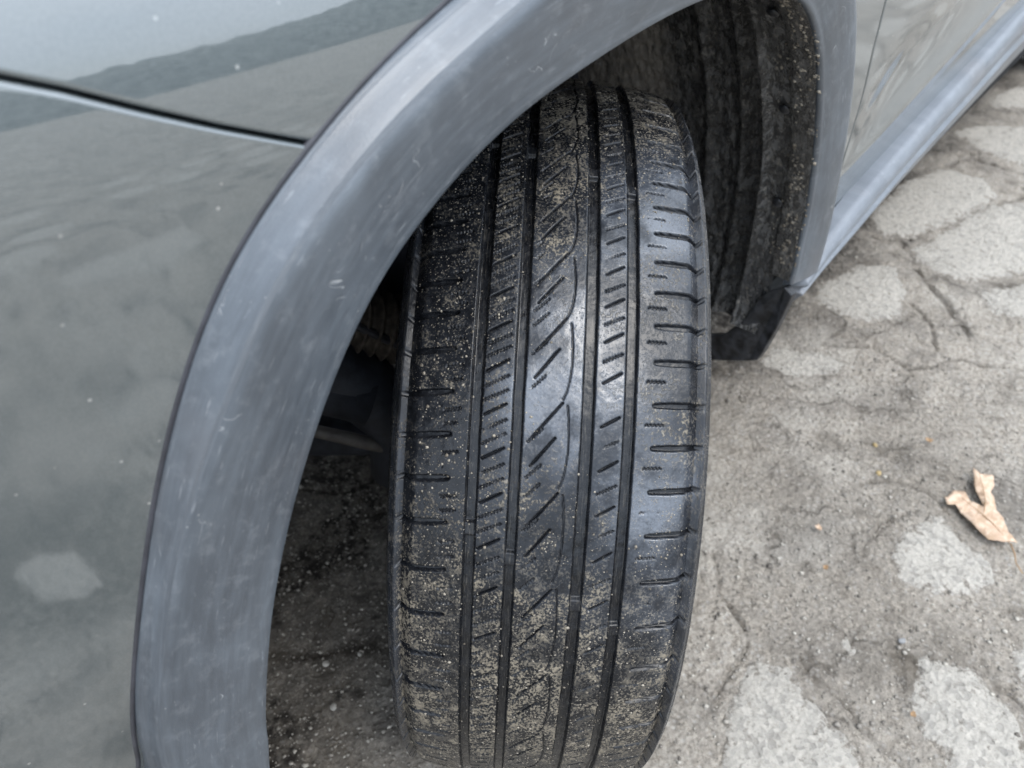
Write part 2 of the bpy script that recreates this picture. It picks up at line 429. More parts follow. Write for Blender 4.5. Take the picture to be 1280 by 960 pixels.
def slab(poly, rise=.005, n=26):
    poly = np.array(poly); c = poly.mean(0)
    lo = poly.min(0)-.025; hi = poly.max(0)+.025
    step = max((hi-lo).max()/n, .004)
    xs = np.arange(lo[0], hi[0]+step, step); ys = np.arange(lo[1], hi[1]+step, step)
    X, Y = np.meshgrid(xs, ys, indexing='ij')
    inside = np.zeros(X.shape, bool); m = len(poly)
    for i in range(m):
        x0, y0 = poly[i]; x1, y1 = poly[(i+1) % m]
        cond = ((y0 > Y) != (y1 > Y)) & (X < (x1-x0)*(Y-y0)/(y1-y0+1e-12)+x0)
        inside ^= cond
    d = seg_dist(X, Y, [tuple(p) for p in poly]+[tuple(poly[0])])
    sd_ = np.where(inside, d, -d) + .016*(fbm(X, Y, 28, 3, 15)-.5)
    e = sstep(-.014, .034, sd_ + .012*(fbm(X, Y, 75, 3, 91)-.5))
    Z = ground_h(X, Y) + .008*(fbm(X, Y, 90, 3, 23)-.5)*0 - .005 + (.005+rise)*e
    keep = (sd_[:-1, :-1] > -.018) & (sd_[1:, 1:] > -.018)
    me = bpy.data.meshes.new('paving_piece')
    nu, nv = X.shape
    A, B = np.nonzero(keep)
    q = np.stack([A*nv+B, (A+1)*nv+B, (A+1)*nv+B+1, A*nv+B+1], -1)
    used = np.unique(q); idx = -np.ones(nu*nv, int); idx[used] = np.arange(len(used)); q = idx[q]
    P = np.stack([X-c[0], Y-c[1], Z], -1).reshape(-1, 3)[used]
    me.vertices.add(len(used)); me.vertices.foreach_set('co', P.reshape(-1).astype(np.float32))
    me.loops.add(q.size); me.loops.foreach_set('vertex_index', q.reshape(-1).astype(np.int32))
    me.polygons.add(len(q)); me.polygons.foreach_set('loop_start', np.arange(0, q.size, 4, dtype=np.int32))
    me.update(calc_edges=True)
    attr(me, 'edge', e.reshape(-1)[used])
    o = link('paving_piece', me, SLABM, ground); o.location = (c[0], c[1], 0)
    return o
SL = dict(
A=[(-0.098, 0.277), (-0.117, 0.3), (-0.131, 0.334), (-0.105, 0.373), (-0.086, 0.424), (-0.061, 0.454), (0.018, 0.461), (0.089, 0.4), (0.078, 0.336), (-0.014, 0.288)],
B=[(-0.25, 0.448), (-0.263, 0.475), (-0.289, 0.515), (-0.264, 0.547), (-0.254, 0.576), (-0.192, 0.605), (-0.123, 0.591), (-0.117, 0.535), (-0.141, 0.489), (-0.175, 0.458)],
C=[(-0.427, 0.352), (-0.516, 0.391), (-0.487, 0.449), (-0.468, 0.506), (-0.403, 0.483), (-0.355, 0.442), (-0.349, 0.398), (-0.381, 0.357)],
D=[(-0.214, 0.339), (-0.245, 0.366), (-0.208, 0.409), (-0.179, 0.392), (-0.182, 0.358)],
E=[(-0.339, 0.528), (-0.386, 0.565), (-0.38, 0.624), (-0.3, 0.612), (-0.291, 0.577), (-0.305, 0.542)],
F=[(-1.599, -0.032), (-1.725, 0.016), (-1.731, 0.121), (-1.64, 0.173), (-1.483, 0.136), (-1.332, 0.069), (-1.317, 0.001), (-1.405, -0.039)],
G=[(-1.289, 0.1), (-1.431, 0.133), (-1.578, 0.163), (-1.738, 0.294), (-1.599, 0.425), (-1.372, 0.34), (-1.249, 0.245), (-1.235, 0.16)],
H=[(-2.015, -0.021), (-2.103, 0.038), (-2.189, 0.154), (-2.057, 0.245), (-1.906, 0.219), (-1.903, 0.113), (-1.936, 0.043)],
I=[(-2.35, -0.028), (-2.486, 0.006), (-2.562, 0.093), (-2.384, 0.155), (-2.289, 0.019)],
J=[(-1.0, -0.004), (-1.124, 0.03), (-1.162, 0.094), (-1.082, 0.138), (-0.993, 0.161), (-0.929, 0.106), (-0.939, 0.055), (-0.927, 0.019)],
K=[(-1.206, 0.265), (-1.32, 0.352), (-1.309, 0.432), (-1.183, 0.413), (-1.135, 0.315)],
L=[(-0.738, 0.017), (-0.778, 0.08), (-0.785, 0.14), (-0.721, 0.136), (-0.673, 0.079), (-0.666, 0.018)],
P=[(.62, .60), (.66, .575), (.74, .60), (.79, .655), (.775, .70), (.72, .715), (.66, .70), (.63, .64)],
Q=[(.14, 1.48), (.30, 1.40), (.58, 1.42), (.66, 1.47), (.52, 1.53), (.2, 1.6)])
cents = []
GROW = dict(A=1.10, B=1.10, C=1.12, D=1.15, F=1.16, G=1.16, H=1.2, I=1.2, J=1.22, K=1.3, L=1.35)
for k, v in SL.items():
    v = np.mean(v, 0)+(np.array(v)-np.mean(v, 0))*GROW.get(k, 1)
    slab(v, .0015 if k in 'DKL' else .0045, 34 if k in 'ABC' else 24); cents.append(np.mean(v, 0))
# further pieces of the same broken paving, all round
for i in range(-9, 4):
    for j in range(-3, 9):
        cx_, cy_ = i*.36+rng.uniform(-.1, .1), j*.34+rng.uniform(-.1, .1)
        if min(np.hypot(cx_-c[0], cy_-c[1]) for c in cents) < .33: continue
        if -.72 < cx_ < .75 and -1.0 < cy_ < .75: continue
        if -.1 < cx_ < 1.0 and .75 < cy_ < 1.45: continue
        if rng.random() < .15: continue
        n = rng.integers(6, 9); a0 = rng.uniform(0, 6.28)
        pl = [(cx_+rng.uniform(.10, .17)*math.cos(a0+2*math.pi*t/n), cy_+rng.uniform(.09, .16)*math.sin(a0+2*math.pi*t/n)) for t in range(n)]
        slab(pl, .004, 13)

# grit scattered on the ground
def blobs_mesh(name, P, S, mat, squash=.6, N=None, parent=None):
    """many tiny faceted stones in one mesh (from an octahedron-like seed)"""
    base = np.array([(1, 0, 0), (-1, 0, 0), (0, 1, 0), (0, -1, 0), (0, 0, 1), (0, 0, -1), (.7, .7, .3), (-.7, .6, .3), (.6, -.7, .2), (-.6, -.7, .35)])
    bm = bmesh.new()
    for b in base: bm.verts.new(b)
    r_ = bmesh.ops.convex_hull(bm, input=bm.verts); bm.verts.ensure_lookup_table(); bm.verts.index_update()
    V = np.array([v.co for v in bm.verts]); T = np.array([[v.index for v in f.verts] for f in bm.faces if len(f.verts) == 3]); bm.free()
    n = len(P)
    ang = rng.uniform(0, 6.28, n); ca, sa = np.cos(ang), np.sin(ang)
    W = V[None]*(1+rng.uniform(-.3, .3, (n, len(V), 1)))
    X = W[..., 0]*ca[:, None]-W[..., 1]*sa[:, None]; Y = W[..., 0]*sa[:, None]+W[..., 1]*ca[:, None]; Z = W[..., 2]*squash
    L_ = np.stack([X, Y, Z], -1)*S[:, None, None]
    if N is not None:
        N = N/np.linalg.norm(N, axis=1, keepdims=True)
        t1 = np.cross(N, np.array([.3, .9, .2])); t1 /= np.linalg.norm(t1, axis=1, keepdims=True); t2 = np.cross(N, t1)
        L_ = L_[..., 0:1]*t1[:, None]+L_[..., 1:2]*t2[:, None]+L_[..., 2:3]*N[:, None]
    co = (P[:, None]+L_).reshape(-1, 3); tr = (T[None]+(np.arange(n)*len(V))[:, None, None]).reshape(-1, 3)
    me = bpy.data.meshes.new(name)
    me.vertices.add(len(co)); me.vertices.foreach_set('co', co.reshape(-1).astype(np.float32))
    me.loops.add(tr.size); me.loops.foreach_set('vertex_index', tr.reshape(-1).astype(np.int32))
    me.polygons.add(len(tr)); me.polygons.foreach_set('loop_start', np.arange(0, tr.size, 3, dtype=np.int32))
    me.update(calc_edges=True)
    a = me.attributes.new('tone', 'FLOAT', 'POINT'); a.data.foreach_set('value', np.repeat(rng.random(n), len(V)).astype(np.float32))
    return link(name, me, mat, parent)
def mat_grit(name, a, b):
    m = M(name); return m.set(Base_Color=m.mix(m.at('tone'), a, b), Roughness=.85)
GRITM = mat_grit('mixed_grit', (.12, .105, .09), (.46, .425, .37))
MUDM = mat_grit('dried_mud_crumbs', (.12, .10, .075), (.36, .32, .26))
ng = 7000
px = rng.uniform(-1.7, .6, ng); py = rng.uniform(-.45, .75, ng)
kp = (fbm(px, py, 8, 3, 31) + .25*rng.random(ng)) > .55
px, py = px[kp], py[kp]; sz = rng.gamma(2.2, .00055, len(px))+.0006
sz = np.minimum(sz, .0045)
qx = rng.uniform(.0, .42, 5200); qy = rng.uniform(-.42, .12, 5200)
qs = np.minimum(rng.gamma(1.5, .00045, 5200)+.0004, .003)
rx_ = rng.uniform(-.9, .2, 9000); ry_ = rng.uniform(.10, .70, 9000); rs_ = np.minimum(rng.gamma(1.5, .00038, 9000)+.0004, .0022)
px, py, sz = np.r_[px, qx, rx_], np.r_[py, qy, ry_], np.r_[sz, qs, rs_]
tag(blobs_mesh('grit', np.stack([px, py, ground_h(px, py)+sz*.2+.001], -1), sz, GRITM), 'loose grit and small stones on the worn ground', 'grit', kind='stuff')
# a few pebbles and leaf crumbs one can pick out
def pebble(loc, s, mat, label):
    bm = bmesh.new(); bmesh.ops.create_icosphere(bm, subdivisions=2, radius=1)
    k = rng.integers(0, 99)
    for v in bm.verts:
        f = 1+.35*(float(vnoise(v.co.x*1.7+k, v.co.y*1.7+v.co.z, k))-.5)
        v.co = Vector((v.co.x*s*f*1.25, v.co.y*s*f, v.co.z*s*f*.6))
    me = bpy.data.meshes.new('pebble'); bm.to_mesh(me); bm.free()
    o = link('pebble', me, mat); o.location = (loc[0], loc[1], float(ground_h(np.array(loc[0]), np.array(loc[1])))+s*.3)
    o.rotation_euler.z = rng.uniform(0, 6); tag(o, label, 'pebble', 'pebbles on the ground')
PALE = mat_simple('pale_pebble', (.42, .40, .36), .8); GOLD = mat_simple('ochre_pebble', (.36, .27, .13), .8); GREYP = mat_simple('grey_pebble', (.25, .25, .25), .8)
pebble((.252, -.138), .0042, PALE, 'pale pebble in the dark crack left of the tyre, under the arch')
pebble((.215, -.115), .0028, PALE, 'small pale pebble close to the left side of the tyre, on dark earth')
pebble((.285, -.085), .0040, PALE, 'whitish pebble on the ground below the dark crack, left of the tyre')
pebble((-.539, .290), .0045, GOLD, 'ochre pebble left of the fallen dry leaf')
pebble((-.60, .262), .0040, GOLD, 'ochre pebble farther up from the leaf, on dark silt')
pebble((-.255, .425), .0042, GREYP, 'grey pebble between the pale slab pieces at lower right')

def leaf(outline, loc_z, mat, label, name='dry_leaf', curl=.003):
    pts = np.array(outline); c = pts.mean(0)
    bm = bmesh.new()
    vs = [bm.verts.new((p[0]-c[0], p[1]-c[1], 0)) for p in pts]
    f = bm.faces.new(vs); bmesh.ops.triangulate(bm, faces=[f])
    for _ in range(3): bmesh.ops.subdivide_edges(bm, edges=bm.edges[:], cuts=1, use_grid_fill=False) if len(bm.verts) < 3500 else None
    ext = np.abs(pts-c).max()
    for v in bm.verts:
        x, y = v.co.x, v.co.y
        v.co.z = curl*((x*x+y*y)/(ext*ext)) + .006*(float(fbm(np.array(x+c[0]), np.array(y+c[1]), 45, 2, 3))-.5)
        v.co.x += .002*(float(vnoise(x*400, y*400, 1))-.5); v.co.y += .002*(float(vnoise(x*400, y*400, 2))-.5)
    me = bpy.data.meshes.new(name); bm.to_mesh(me); bm.free()
    o = link(name, me, mat); o.location = (c[0], c[1], loc_z); solid(o, .0006)
    tag(o, label, 'leaf'); return o
def mat_leaf():
    m = M('dry_leaf_tissue')
    n = m.noise(70, 4); v = m.ramp(m.noise(38, 3, .5, 'Object', (1, 3, 1)), .42, .50, .55, 1)
    c = m.mix(m.ramp(n, .35, .65), (.42, .29, .20), (.57, .43, .32)); c = m.mix(v, (.33, .22, .13), c)
    return m.set(Base_Color=c, Roughness=.7, Normal=m.bump(v, .001, .6))
LEAFM = mat_leaf()
leaf([(-0.5423, 0.3895), (-0.5672, 0.3958), (-0.5784, 0.4092), (-0.5643, 0.4215), (-0.565, 0.4349), (-0.5627, 0.4423), (-0.5775, 0.4315), (-0.5896, 0.4226), (-0.612, 0.4134), (-0.6351, 0.4041), (-0.6302, 0.4167), (-0.6394, 0.4338), (-0.6206, 0.4416), (-0.6006, 0.4415), (-0.5884, 0.4502), (-0.5707, 0.4576), (-0.5588, 0.4713), (-0.5326, 0.4832), (-0.5196, 0.4993), (-0.5073, 0.4821), (-0.4986, 0.4639), (-0.5115, 0.442), (-0.5284, 0.4184), (-0.538, 0.4074), (-0.5289, 0.3964)],
     .007, LEAFM, 'torn dry beige leaf lying on the ground at right, beside a pale slab')
leaf([(-.369, .259), (-.366, .266), (-.361, .268), (-.358, .262), (-.362, .257)], .004, LEAFM, 'tiny orange leaf crumb on bare ground between tyre and large leaf', 'leaf_fragment', .002)

def leaf_part(name, pts, rad, par):
    P_ = [Vector(q)-par.location for q in pts]
    o = tube(name, P_, rad, STALK, par, 6); return o
STALK = mat_simple('dry_stalk', (.30, .19, .10), .7)
lf_ = bpy.data.objects['dry_leaf']
leaf_part('stalk', [(-.512, .492, .010), (-.498, .502, .008), (-.484, .508, .006), (-.470, .520, .007)], [.0012, .0010, .0009, .0008], lf_)
leaf_part('vein', [(-.512, .490, .0105), (-.535, .462, .0098), (-.548, .435, .0098), (-.556, .408, .0120)], [.0009, .0008, .0006, .0003], lf_)
leaf_part('vein', [(-.548, .445, .0100), (-.575, .440, .0102), (-.600, .428, .0125), (-.622, .415, .0160)], [.0007, .0006, .0005, .0003], lf_)
for i_, (x_, y_, s_, lb) in enumerate([(-.30, .30, .006, 'small brown leaf crumb on open ground right of the tyre'), (-.66, .33, .008, 'small curled brown leaf scrap on the ground above the large dry leaf'), (-.16, .47, .005, 'tiny dark leaf scrap between the two pale slabs at the bottom right')]):
    a_ = [(x_+s_*rng.uniform(.4, 1)*math.cos(t), y_+s_*rng.uniform(.4, 1)*math.sin(t)) for t in np.linspace(0, 5.6, 7)]
    leaf(a_, .005, STALK, lb, 'leaf_fragment', .003)

# ------------------------------------------------------------------ car frame curves
CX, CZ = 0.0465, 0.4067
def bodyx(x): return .1255 - .45*np.maximum(0, x-.2)**2
def skin(x, z):
    """outer surface of the painted side"""
    x = np.asarray(x, float); z = np.asarray(z, float)
    y = bodyx(x) - .010
    up_ = np.maximum(0, z-.79)
    y = y - 1.9*up_**2
    lo_ = np.maximum(0, .62-z); y = y - .35*lo_**2
    # crease and hollow of the front door
    zc = .505 + np.clip(-x-.6, -.3, 2)*.165
    w = sstep(-.42, -.62, x)
    y = y + w*(.006*np.exp(-((z-zc)/.020)**2) - .010*np.exp(-((z-zc-.07)/.06)**2))
    return y
ph_in = np.array([-60, -40, -20, -4, 10.8, 21.7, 29.4, 36.9, 45.2, 51.2, 56.1, 63.3, 68.9, 77.4, 85.4, 98.1, 110, 120.9, 126.7, 134.9, 147.3, 163.1, 176.8, 186, 195])
r_in_ = np.array([.42, .405, .396, .385, .374, .3755, .3805, .388, .399, .406, .407, .404, .397, .388, .385, .389, .400, .411, .414, .409, .398, .397, .400, .409, .415])
ph_out = np.array([-60, -40, -20, 6.5, 17.1, 25, 31.1, 36.2, 41.9, 45.5, 48.4, 54.3, 60.5, 65.5, 85, 110, 125, 136.3, 144, 153.6, 166.8, 178.1, 186, 195])
r_out_ = np.array([.475, .460, .452, .4485, .446, .449, .455, .462, .4705, .477, .4795, .480, .4775, .471, .464, .472, .475, .471, .465, .462, .465, .478, .480, .480])
def smooth_tab(ph, r):
    g = np.arange(-60, 195.01, .5); v = np.interp(g, ph, r); k = np.hanning(37); k /= k.sum()
    vp = np.pad(v, 18, mode='edge'); return g, np.convolve(vp, k, 'valid')
GI, RI = smooth_tab(ph_in, r_in_); GO, RO = smooth_tab(ph_out, r_out_)
def rin(p):
    r = np.interp(p, GI, RI); p = np.asarray(p, float)
    a = np.radians(np.clip(p, -45, 0)); return np.where(p < 0, float(np.interp(0, GI, RI))/(np.cos(a)+.17*np.sin(a)), r)
def rout(p):
    r = np.interp(p, GO, RO); p = np.asarray(p, float)
    a = np.radians(np.clip(p, -45, 5)); c0 = math.cos(R(5))+.2*math.sin(R(5))
    return np.where(p < 5, float(np.interp(5, GO, RO))*c0/(np.cos(a)+.2*np.sin(a)), r)

car = empty('car', 'dark grey green car seen close at its front left wheel arch', 'car', (0, -.8, 0))
def cl(name, me, mat, parent=car, smooth=True):
    o = link(name, me, mat, parent, smooth); o.matrix_parent_inverse = Matrix.Translation((0, .8, 0)) if parent is car else Matrix()
    return o
def cfix(o):
    o.matrix_parent_inverse = Matrix.Translation((0, .8, 0)); return o

# wheel arch flare
PH = np.linspace(-32, 183.5, 620)
ri, ro = rin(PH), rout(PH)
wdt = ro-ri
fade = .35+.65*np.clip(sstep(25, 44, PH), 0, 1)         # the rounded shoulder is broad above and narrow low at the front
sec = []   # (radius, y offset)
def S_(r, y): sec.append((r, y+0*r))
S_(ro-.003, -.024); S_(ro-.0005, -.015); S_(ro+.0, -.0115); S_(ro-.0012, -.0085)
for t in (.0, .33, .66, 1.0):
    S_(ro-.0020-t*.0080*fade, -.0078+t*(.0060+.0072*fade))
S_(ro-.0036-.0085*fade, -.0004+.0078*fade); S_(ro-.0060-.0095*fade, .0004+.0082*fade); S_(ro-.0085-.0105*fade, .0007+.0083*fade)
for t in np.linspace(.12, .97, 12):
    a = ro-.009-.0115*fade; b = ri+.004
    S_(a+(b-a)*t, (.0008+.0082*fade)*(1-t)+.0016*np.sin(t*2.6)-.0026*t)
S_(ri+.0022, -.0012); S_(ri+.0006, -.0035); S_(ri, -.0065); S_(ri+.0030, -.009)
P = np.zeros((len(PH), len(sec), 3)); UV = np.zeros((len(PH), len(sec), 2))
cp, sp_ = np.cos(np.radians(PH)), np.sin(np.radians(PH))
for j, (r, y) in enumerate(sec):
    x = CX+r*cp; z = CZ+r*sp_
    wob = .0007*(vnoise(PH*.12, PH*0+j*.2, 4)-.5)
    P[:, j] = np.stack([x, bodyx(x)+y+wob, z], -1)
    UV[:, j, 0] = np.radians(PH)*.43
    UV[:, j, 1] = j*.0045 if j < 8 else .036+(ri+.004-r)*-1
flare = cl('wheel_arch_flare', grid_mesh('wheel_arch_flare', P, uv=UV), TRIM)
flare['label'] = 'weathered grey plastic wheel arch flare with pale scuffs'
yl_ = [-.0045, -.0060, -.0085, -.0140, -.0200, -.0270, -.0335, -.0350, -.0352]
dl_ = [.0022, .0006, -.0004, .0002, .0000, .0006, .0012, .0028, .0080]
PLp = np.linspace(-32, 183, 400); rl_ = rin(PLp); P = np.zeros((400, len(yl_), 3)); UV = np.zeros((400, len(yl_), 2))
for j in range(len(yl_)):
    r = rl_+dl_[j]+.0006*(vnoise(PLp*.9, PLp*0+yl_[j]*200, 6)-.5)
    x = CX+r*np.cos(np.radians(PLp)); P[:, j] = np.stack([x, bodyx(x)+yl_[j], CZ+r*np.sin(np.radians(PLp))], -1)
    UV[:, j] = np.stack([np.radians(PLp)*.42, np.full(400, -yl_[j])], -1)
me = grid_mesh('flare_lip', P, uv=UV)
attr(me, 'dirt', np.full(P.shape[:2], 1.0)); attr(me, 'dusty', np.full(P.shape[:2], .10))
lip = cl('flare_lip', me, LINER)
# dark gasket between the flare and the painted panels
gp = [(CX+(rout(p)+.0004)*math.cos(R(p)), 0, CZ+(rout(p)+.0004)*math.sin(R(p))) for p in np.linspace(-32, 182, 260)]
gp = [(x, float(skin(x, z))-.0012, z) for x, y, z in gp]
cfix(tube('gasket', gp, .0020, BLACK, car, 8))

# painted panels -------------------------------------------------
def panel(name, bot, top, nu, nv, mat=PAINT, gap=.0018, rr=.0035, flange=.014):
    """surface between two (x,z) polylines of equal parametrisation, edges rolled inwards"""
    def resamp(pl, n):
        pl = np.array(pl, float); d = np.r_[0, np.cumsum(np.hypot(*np.diff(pl, axis=0).T))]; t = np.linspace(0, d[-1], n)
        return np.stack([np.interp(t, d, pl[:, 0]), np.interp(t, d, pl[:, 1])], -1)
    b, t = resamp(bot, nu), resamp(top, nu)
    v = np.linspace(0, 1, nv)
    XZ = b[:, None]*(1-v)[None, :, None]+t[:, None]*v[None, :, None]
    # distance from the edges along u and v in metres
    du = np.linalg.norm(np.diff(XZ, axis=0), axis=-1); su = np.concatenate([np.zeros((1, nv)), np.cumsum(du, 0)]); eu = np.minimum(su, su[-1]-su)
    dv = np.linalg.norm(np.diff(XZ, axis=1), axis=-1); sv = np.concatenate([np.zeros((nu, 1)), np.cumsum(dv, 1)], 1); ev = np.minimum(sv, sv[:, -1:]-sv)
    Y = skin(XZ[..., 0], XZ[..., 1])
    def rolled(e):
        q = np.clip((rr-e)/rr, 0, 1); return rr*(1-np.sqrt(np.maximum(0, 1-q*q*.98)))
    Y = Y-np.maximum(rolled(eu), rolled(ev))
    Pm = np.stack([XZ[..., 0], Y, XZ[..., 1]], -1)
    o = cl(name, grid_mesh(name, Pm), mat)
    bm = bmesh.new(); bm.from_mesh(o.data)
    be = [e for e in bm.edges if e.is_boundary]
    r_ = bmesh.ops.extrude_edge_only(bm, edges=be)
    for g in r_['geom']:
        if isinstance(g, bmesh.types.BMVert): g.co.y -= flange
    bmesh.ops.recalc_face_normals(bm, faces=bm.faces)
    bm.to_mesh(o.data); bm.free()
    o.data.polygons.foreach_set('use_smooth', np.ones(len(o.data.polygons), bool))
    return o
def arcpts(p0, p1, n, dr=-.006):
    return [(CX+(rout(p)+dr)*math.cos(R(p)), CZ+(rout(p)+dr)*math.sin(R(p))) for p in np.linspace(p0, p1, n)]
def dens(a, b, n, e=3):
    return a
def npts(L_, near=.0012):  # dense rows so that the rolled edges have shape
    return max(8, int(L_/near))
seam = [(.318, .7968), (.331, .803), (.360, .817), (.385, .830), (.407, .842), (.426, .851), (.47, .872), (.54, .893), (.66, .915), (.80, .925)]
g = .0009
# bumper: columns run from the arch outwards and forward
def ruled(name, A, B, nu, nv, edge=True, **k):
    return panel(name, A, B, nu, nv, **k)
bump_in = arcpts(-32, 55.0, 300)
bump_out = [(.95, .06), (.98, .25), (.98, .50), (.95, .72), (.80, .925-g*1.5)]
def resample(pl, n):
    pl = np.array(pl, float); d = np.r_[0, np.cumsum(np.hypot(*np.diff(pl, axis=0).T))]; t = np.linspace(0, d[-1], n)
    return np.stack([np.interp(t, d, pl[:, 0]), np.interp(t, d, pl[:, 1])], -1)
def patch(name, A, B, C=None, D=None, nu=200, nv=200, mat=PAINT, rr=.0018, flange=.014, edges=('u0', 'u1', 'v1')):
    """Coons patch: A (v=0) and B (v=1) run along u, C (u=0) and D (u=1) run along v"""
    a, b = resample(A, nu), resample(B, nu)
    c = resample(C, nv) if C is not None else a[0]+(b[0]-a[0])*np.linspace(0, 1, nv)[:, None]
    d = resample(D, nv) if D is not None else a[-1]+(b[-1]-a[-1])*np.linspace(0, 1, nv)[:, None]
    u = np.linspace(0, 1, nu); v = np.linspace(0, 1, nv)
    # crowd samples towards the edges
    def crowd(t): return t - .13*np.sin(2*math.pi*t)
    a = np.stack([np.interp(crowd(u), u, a[:, k]) for k in (0, 1)], -1); b = np.stack([np.interp(crowd(u), u, b[:, k]) for k in (0, 1)], -1)
    c = np.stack([np.interp(crowd(v), v, c[:, k]) for k in (0, 1)], -1); d = np.stack([np.interp(crowd(v), v, d[:, k]) for k in (0, 1)], -1)
    u, v = crowd(u), crowd(v)
    U, V = u[:, None, None], v[None, :, None]
    XZ = (1-V)*a[:, None]+V*b[:, None]+(1-U)*c[None]+U*d[None]-((1-U)*(1-V)*a[0]+U*(1-V)*a[-1]+(1-U)*V*b[0]+U*V*b[-1])
    D_ = []
    X, Z = XZ[..., 0], XZ[..., 1]
    bd = {'u0': XZ[0], 'u1': XZ[-1], 'v0': XZ[:, 0], 'v1': XZ[:, -1]}
    e = np.full(X.shape, 9.0)
    for k in edges:
        pl = bd[k][::4] if len(bd[k]) > 60 else bd[k]
        pl = np.vstack([pl, bd[k][-1:]])
        e = np.minimum(e, seg_dist(X, Z, [tuple(q) for q in pl]))
    q = np.clip((rr-e)/rr, 0, 1)
    Y = skin(X, Z) - rr*(1-np.sqrt(np.maximum(0, 1-q*q*.97)))
    o = cl(name, grid_mesh(name, np.stack([X, Y, Z], -1)), mat)
    bm = bmesh.new(); bm.from_mesh(o.data)
    be = [e_ for e_ in bm.edges if e_.is_boundary]
    r_ = bmesh.ops.extrude_edge_only(bm, edges=be)
    for g_ in r_['geom']:
        if isinstance(g_, bmesh.types.BMVert): g_.co.y -= flange
    bmesh.ops.recalc_face_normals(bm, faces=bm.faces); bm.to_mesh(o.data); bm.free()
    o.data.polygons.foreach_set('use_smooth', np.ones(len(o.data.polygons), bool))
    # keep the rolled edge crisp against the flange
    return o
seam_lo = [(x+g*.45, z-g*.9) for x, z in seam]
seam_hi = [(x-g*.45, z+g*.9) for x, z in seam]
a54 = arcpts(54.3, 54.3, 1)[0]
bumper = patch('front_bumper', arcpts(-32, 55.0, 300), bump_out, C=[arcpts(-32, -58, 1)[0], (.7, .045), (.95, .06)], D=[arcpts(55.0, 55.0, 1)[0]]+seam_lo, nu=260, nv=330, edges=('u1',))
DG = [(-.395, 1.02), (-.405, .85), (-.415, .77), (-.426, .705), (-.434, .652), (-.449, .595), (-.462, .533), (-.472, .470), (-.480, .34)]
fender = patch('fender', arcpts(55.25, 182.5, 300), [(.80, .99), (.4, 1.0), (0, 1.01), (-.392, 1.02)][0:4],
               C=[arcpts(55.25, 55.25, 1)[0]]+seam_hi+[(.80, .99)], D=[arcpts(182.5, 182.5, 1)[0]]+[(x+.0022, z) for x, z in DG[::-1]], nu=300, nv=240, edges=('u0', 'u1'))
door = patch('front_door', [(-.480-.0022, .34), (-1.0, .37), (-1.62, .38)], [(-.395-.0022, 1.02), (-1.0, 1.03), (-1.62, 1.04)], C=[(x-.0022, z) for x, z in []+DG[::-1]], D=[(-1.62, .38), (-1.60, .7), (-1.62, 1.04)], nu=260, nv=200, edges=('u0', 'u1'))
rdoor = patch('rear_door', [(-1.63, .38), (-2.57, .42)], [(-1.63, 1.04), (-2.82, 1.05)], nu=60, nv=60, edges=('u0', 'u1'))
quarter = patch('rear_quarter_panel', [(-2.58, .42), (-2.65, .60), (-2.85, .76), (-3.07, .76), (-3.25, .60), (-3.32, .35)], [(-2.83, 1.05), (-3.2, 1.05), (-3.8, 1.04)], D=[(-3.32, .35), (-3.8, .40), (-3.8, 1.04)], nu=60, nv=40, edges=('u0',))
# inner backing behind the gaps so that they read dark
bk = [[(x, float(skin(x, z))-.016, z) for z in np.linspace(.80, 1.0, 20)] for x in np.linspace(.30, .62, 40)]

# sill cladding ---------------------------------------------------
X_ = np.linspace(-.385, -2.30, 300)
zt = np.interp(-X_, [.385, .45, .484, .577, .72, .866, 1.06, 1.28, 2.3], [.376, .398, .406, .424, .444, .462, .480, .505, .53])
zb = np.interp(-X_, [.385, .57, .696, 1.04, 1.51, 2.3], [.325, .322, .336, .350, .366, .38])
step = 1-sstep(.80, .815, -X_)
prof = [(-.02, 1.00), (-.004, 1.00), (.0005, .995), (.005, .97), (.0100, .90), (.0130, .84), (.0130, .81), (.0070, .72), (.0030, .62), (.0050, .565), (.0100, .55), (.0105, .52), (.0080, .47), (.0035, .36), (-.001, .22), (-.006, .08), (-.010, .02), (-.016, -.01), (-.05, -.03)]
P = np.zeros((len(X_), len(prof), 3)); UV = np.zeros((len(X_), len(prof), 2))
for j, (yo, f) in enumerate(prof):
    z = zb+(zt-zb)*f
    P[:, j] = np.stack([X_, bodyx(X_)+yo-.004+.0, z], -1)
    UV[:, j] = np.stack([X_, np.full(len(X_), f*.1)], -1)
P[0] = P[1].mean(0)+np.array([.0, -.018, 0])      # closed front end
sill = cl('sill_cladding', grid_mesh('sill_cladding', P, uv=UV, flip=True), SILLM)
# clip tab where the strip ends
def box(name, c, s, mat, parent, rz=0, bev=.0015):
    bm = bmesh.new(); bmesh.ops.create_cube(bm, size=1)
    for v in bm.verts: v.co = Vector((v.co.x*s[0], v.co.y*s[1], v.co.z*s[2]))
    bmesh.ops.bevel(bm, geom=bm.edges[:], offset=bev, segments=2, affect='EDGES')
    me = bpy.data.meshes.new(name); bm.to_mesh(me); bm.free()
    o = link(name, me, mat, parent); o.location = c; o.rotation_euler.z = rz
    if parent is car: cfix(o)
    return o
CLIPM = mat_simple('pale_plastic_clip', (.28, .29, .30), .6)
tb = None and box('strip_end_clip', (-.868, .1325, .4575), (.026, .008, .010), CLIPM, car)

# wheel arch liner --------------------------------------------------
PHL = np.linspace(-30, 196, 520)
yl = np.concatenate([np.linspace(.097, .066, 14), np.linspace(.063, .046, 10), np.linspace(.040, -.24, 110)])
PL, YL = np.meshgrid(PHL, yl, indexing='ij')
rr_ = rin(PL)+.003
deep = sstep(.062, .047, YL)
rad = rr_ + .0015 + .030*deep + .018*sstep(.03, -.10, YL)
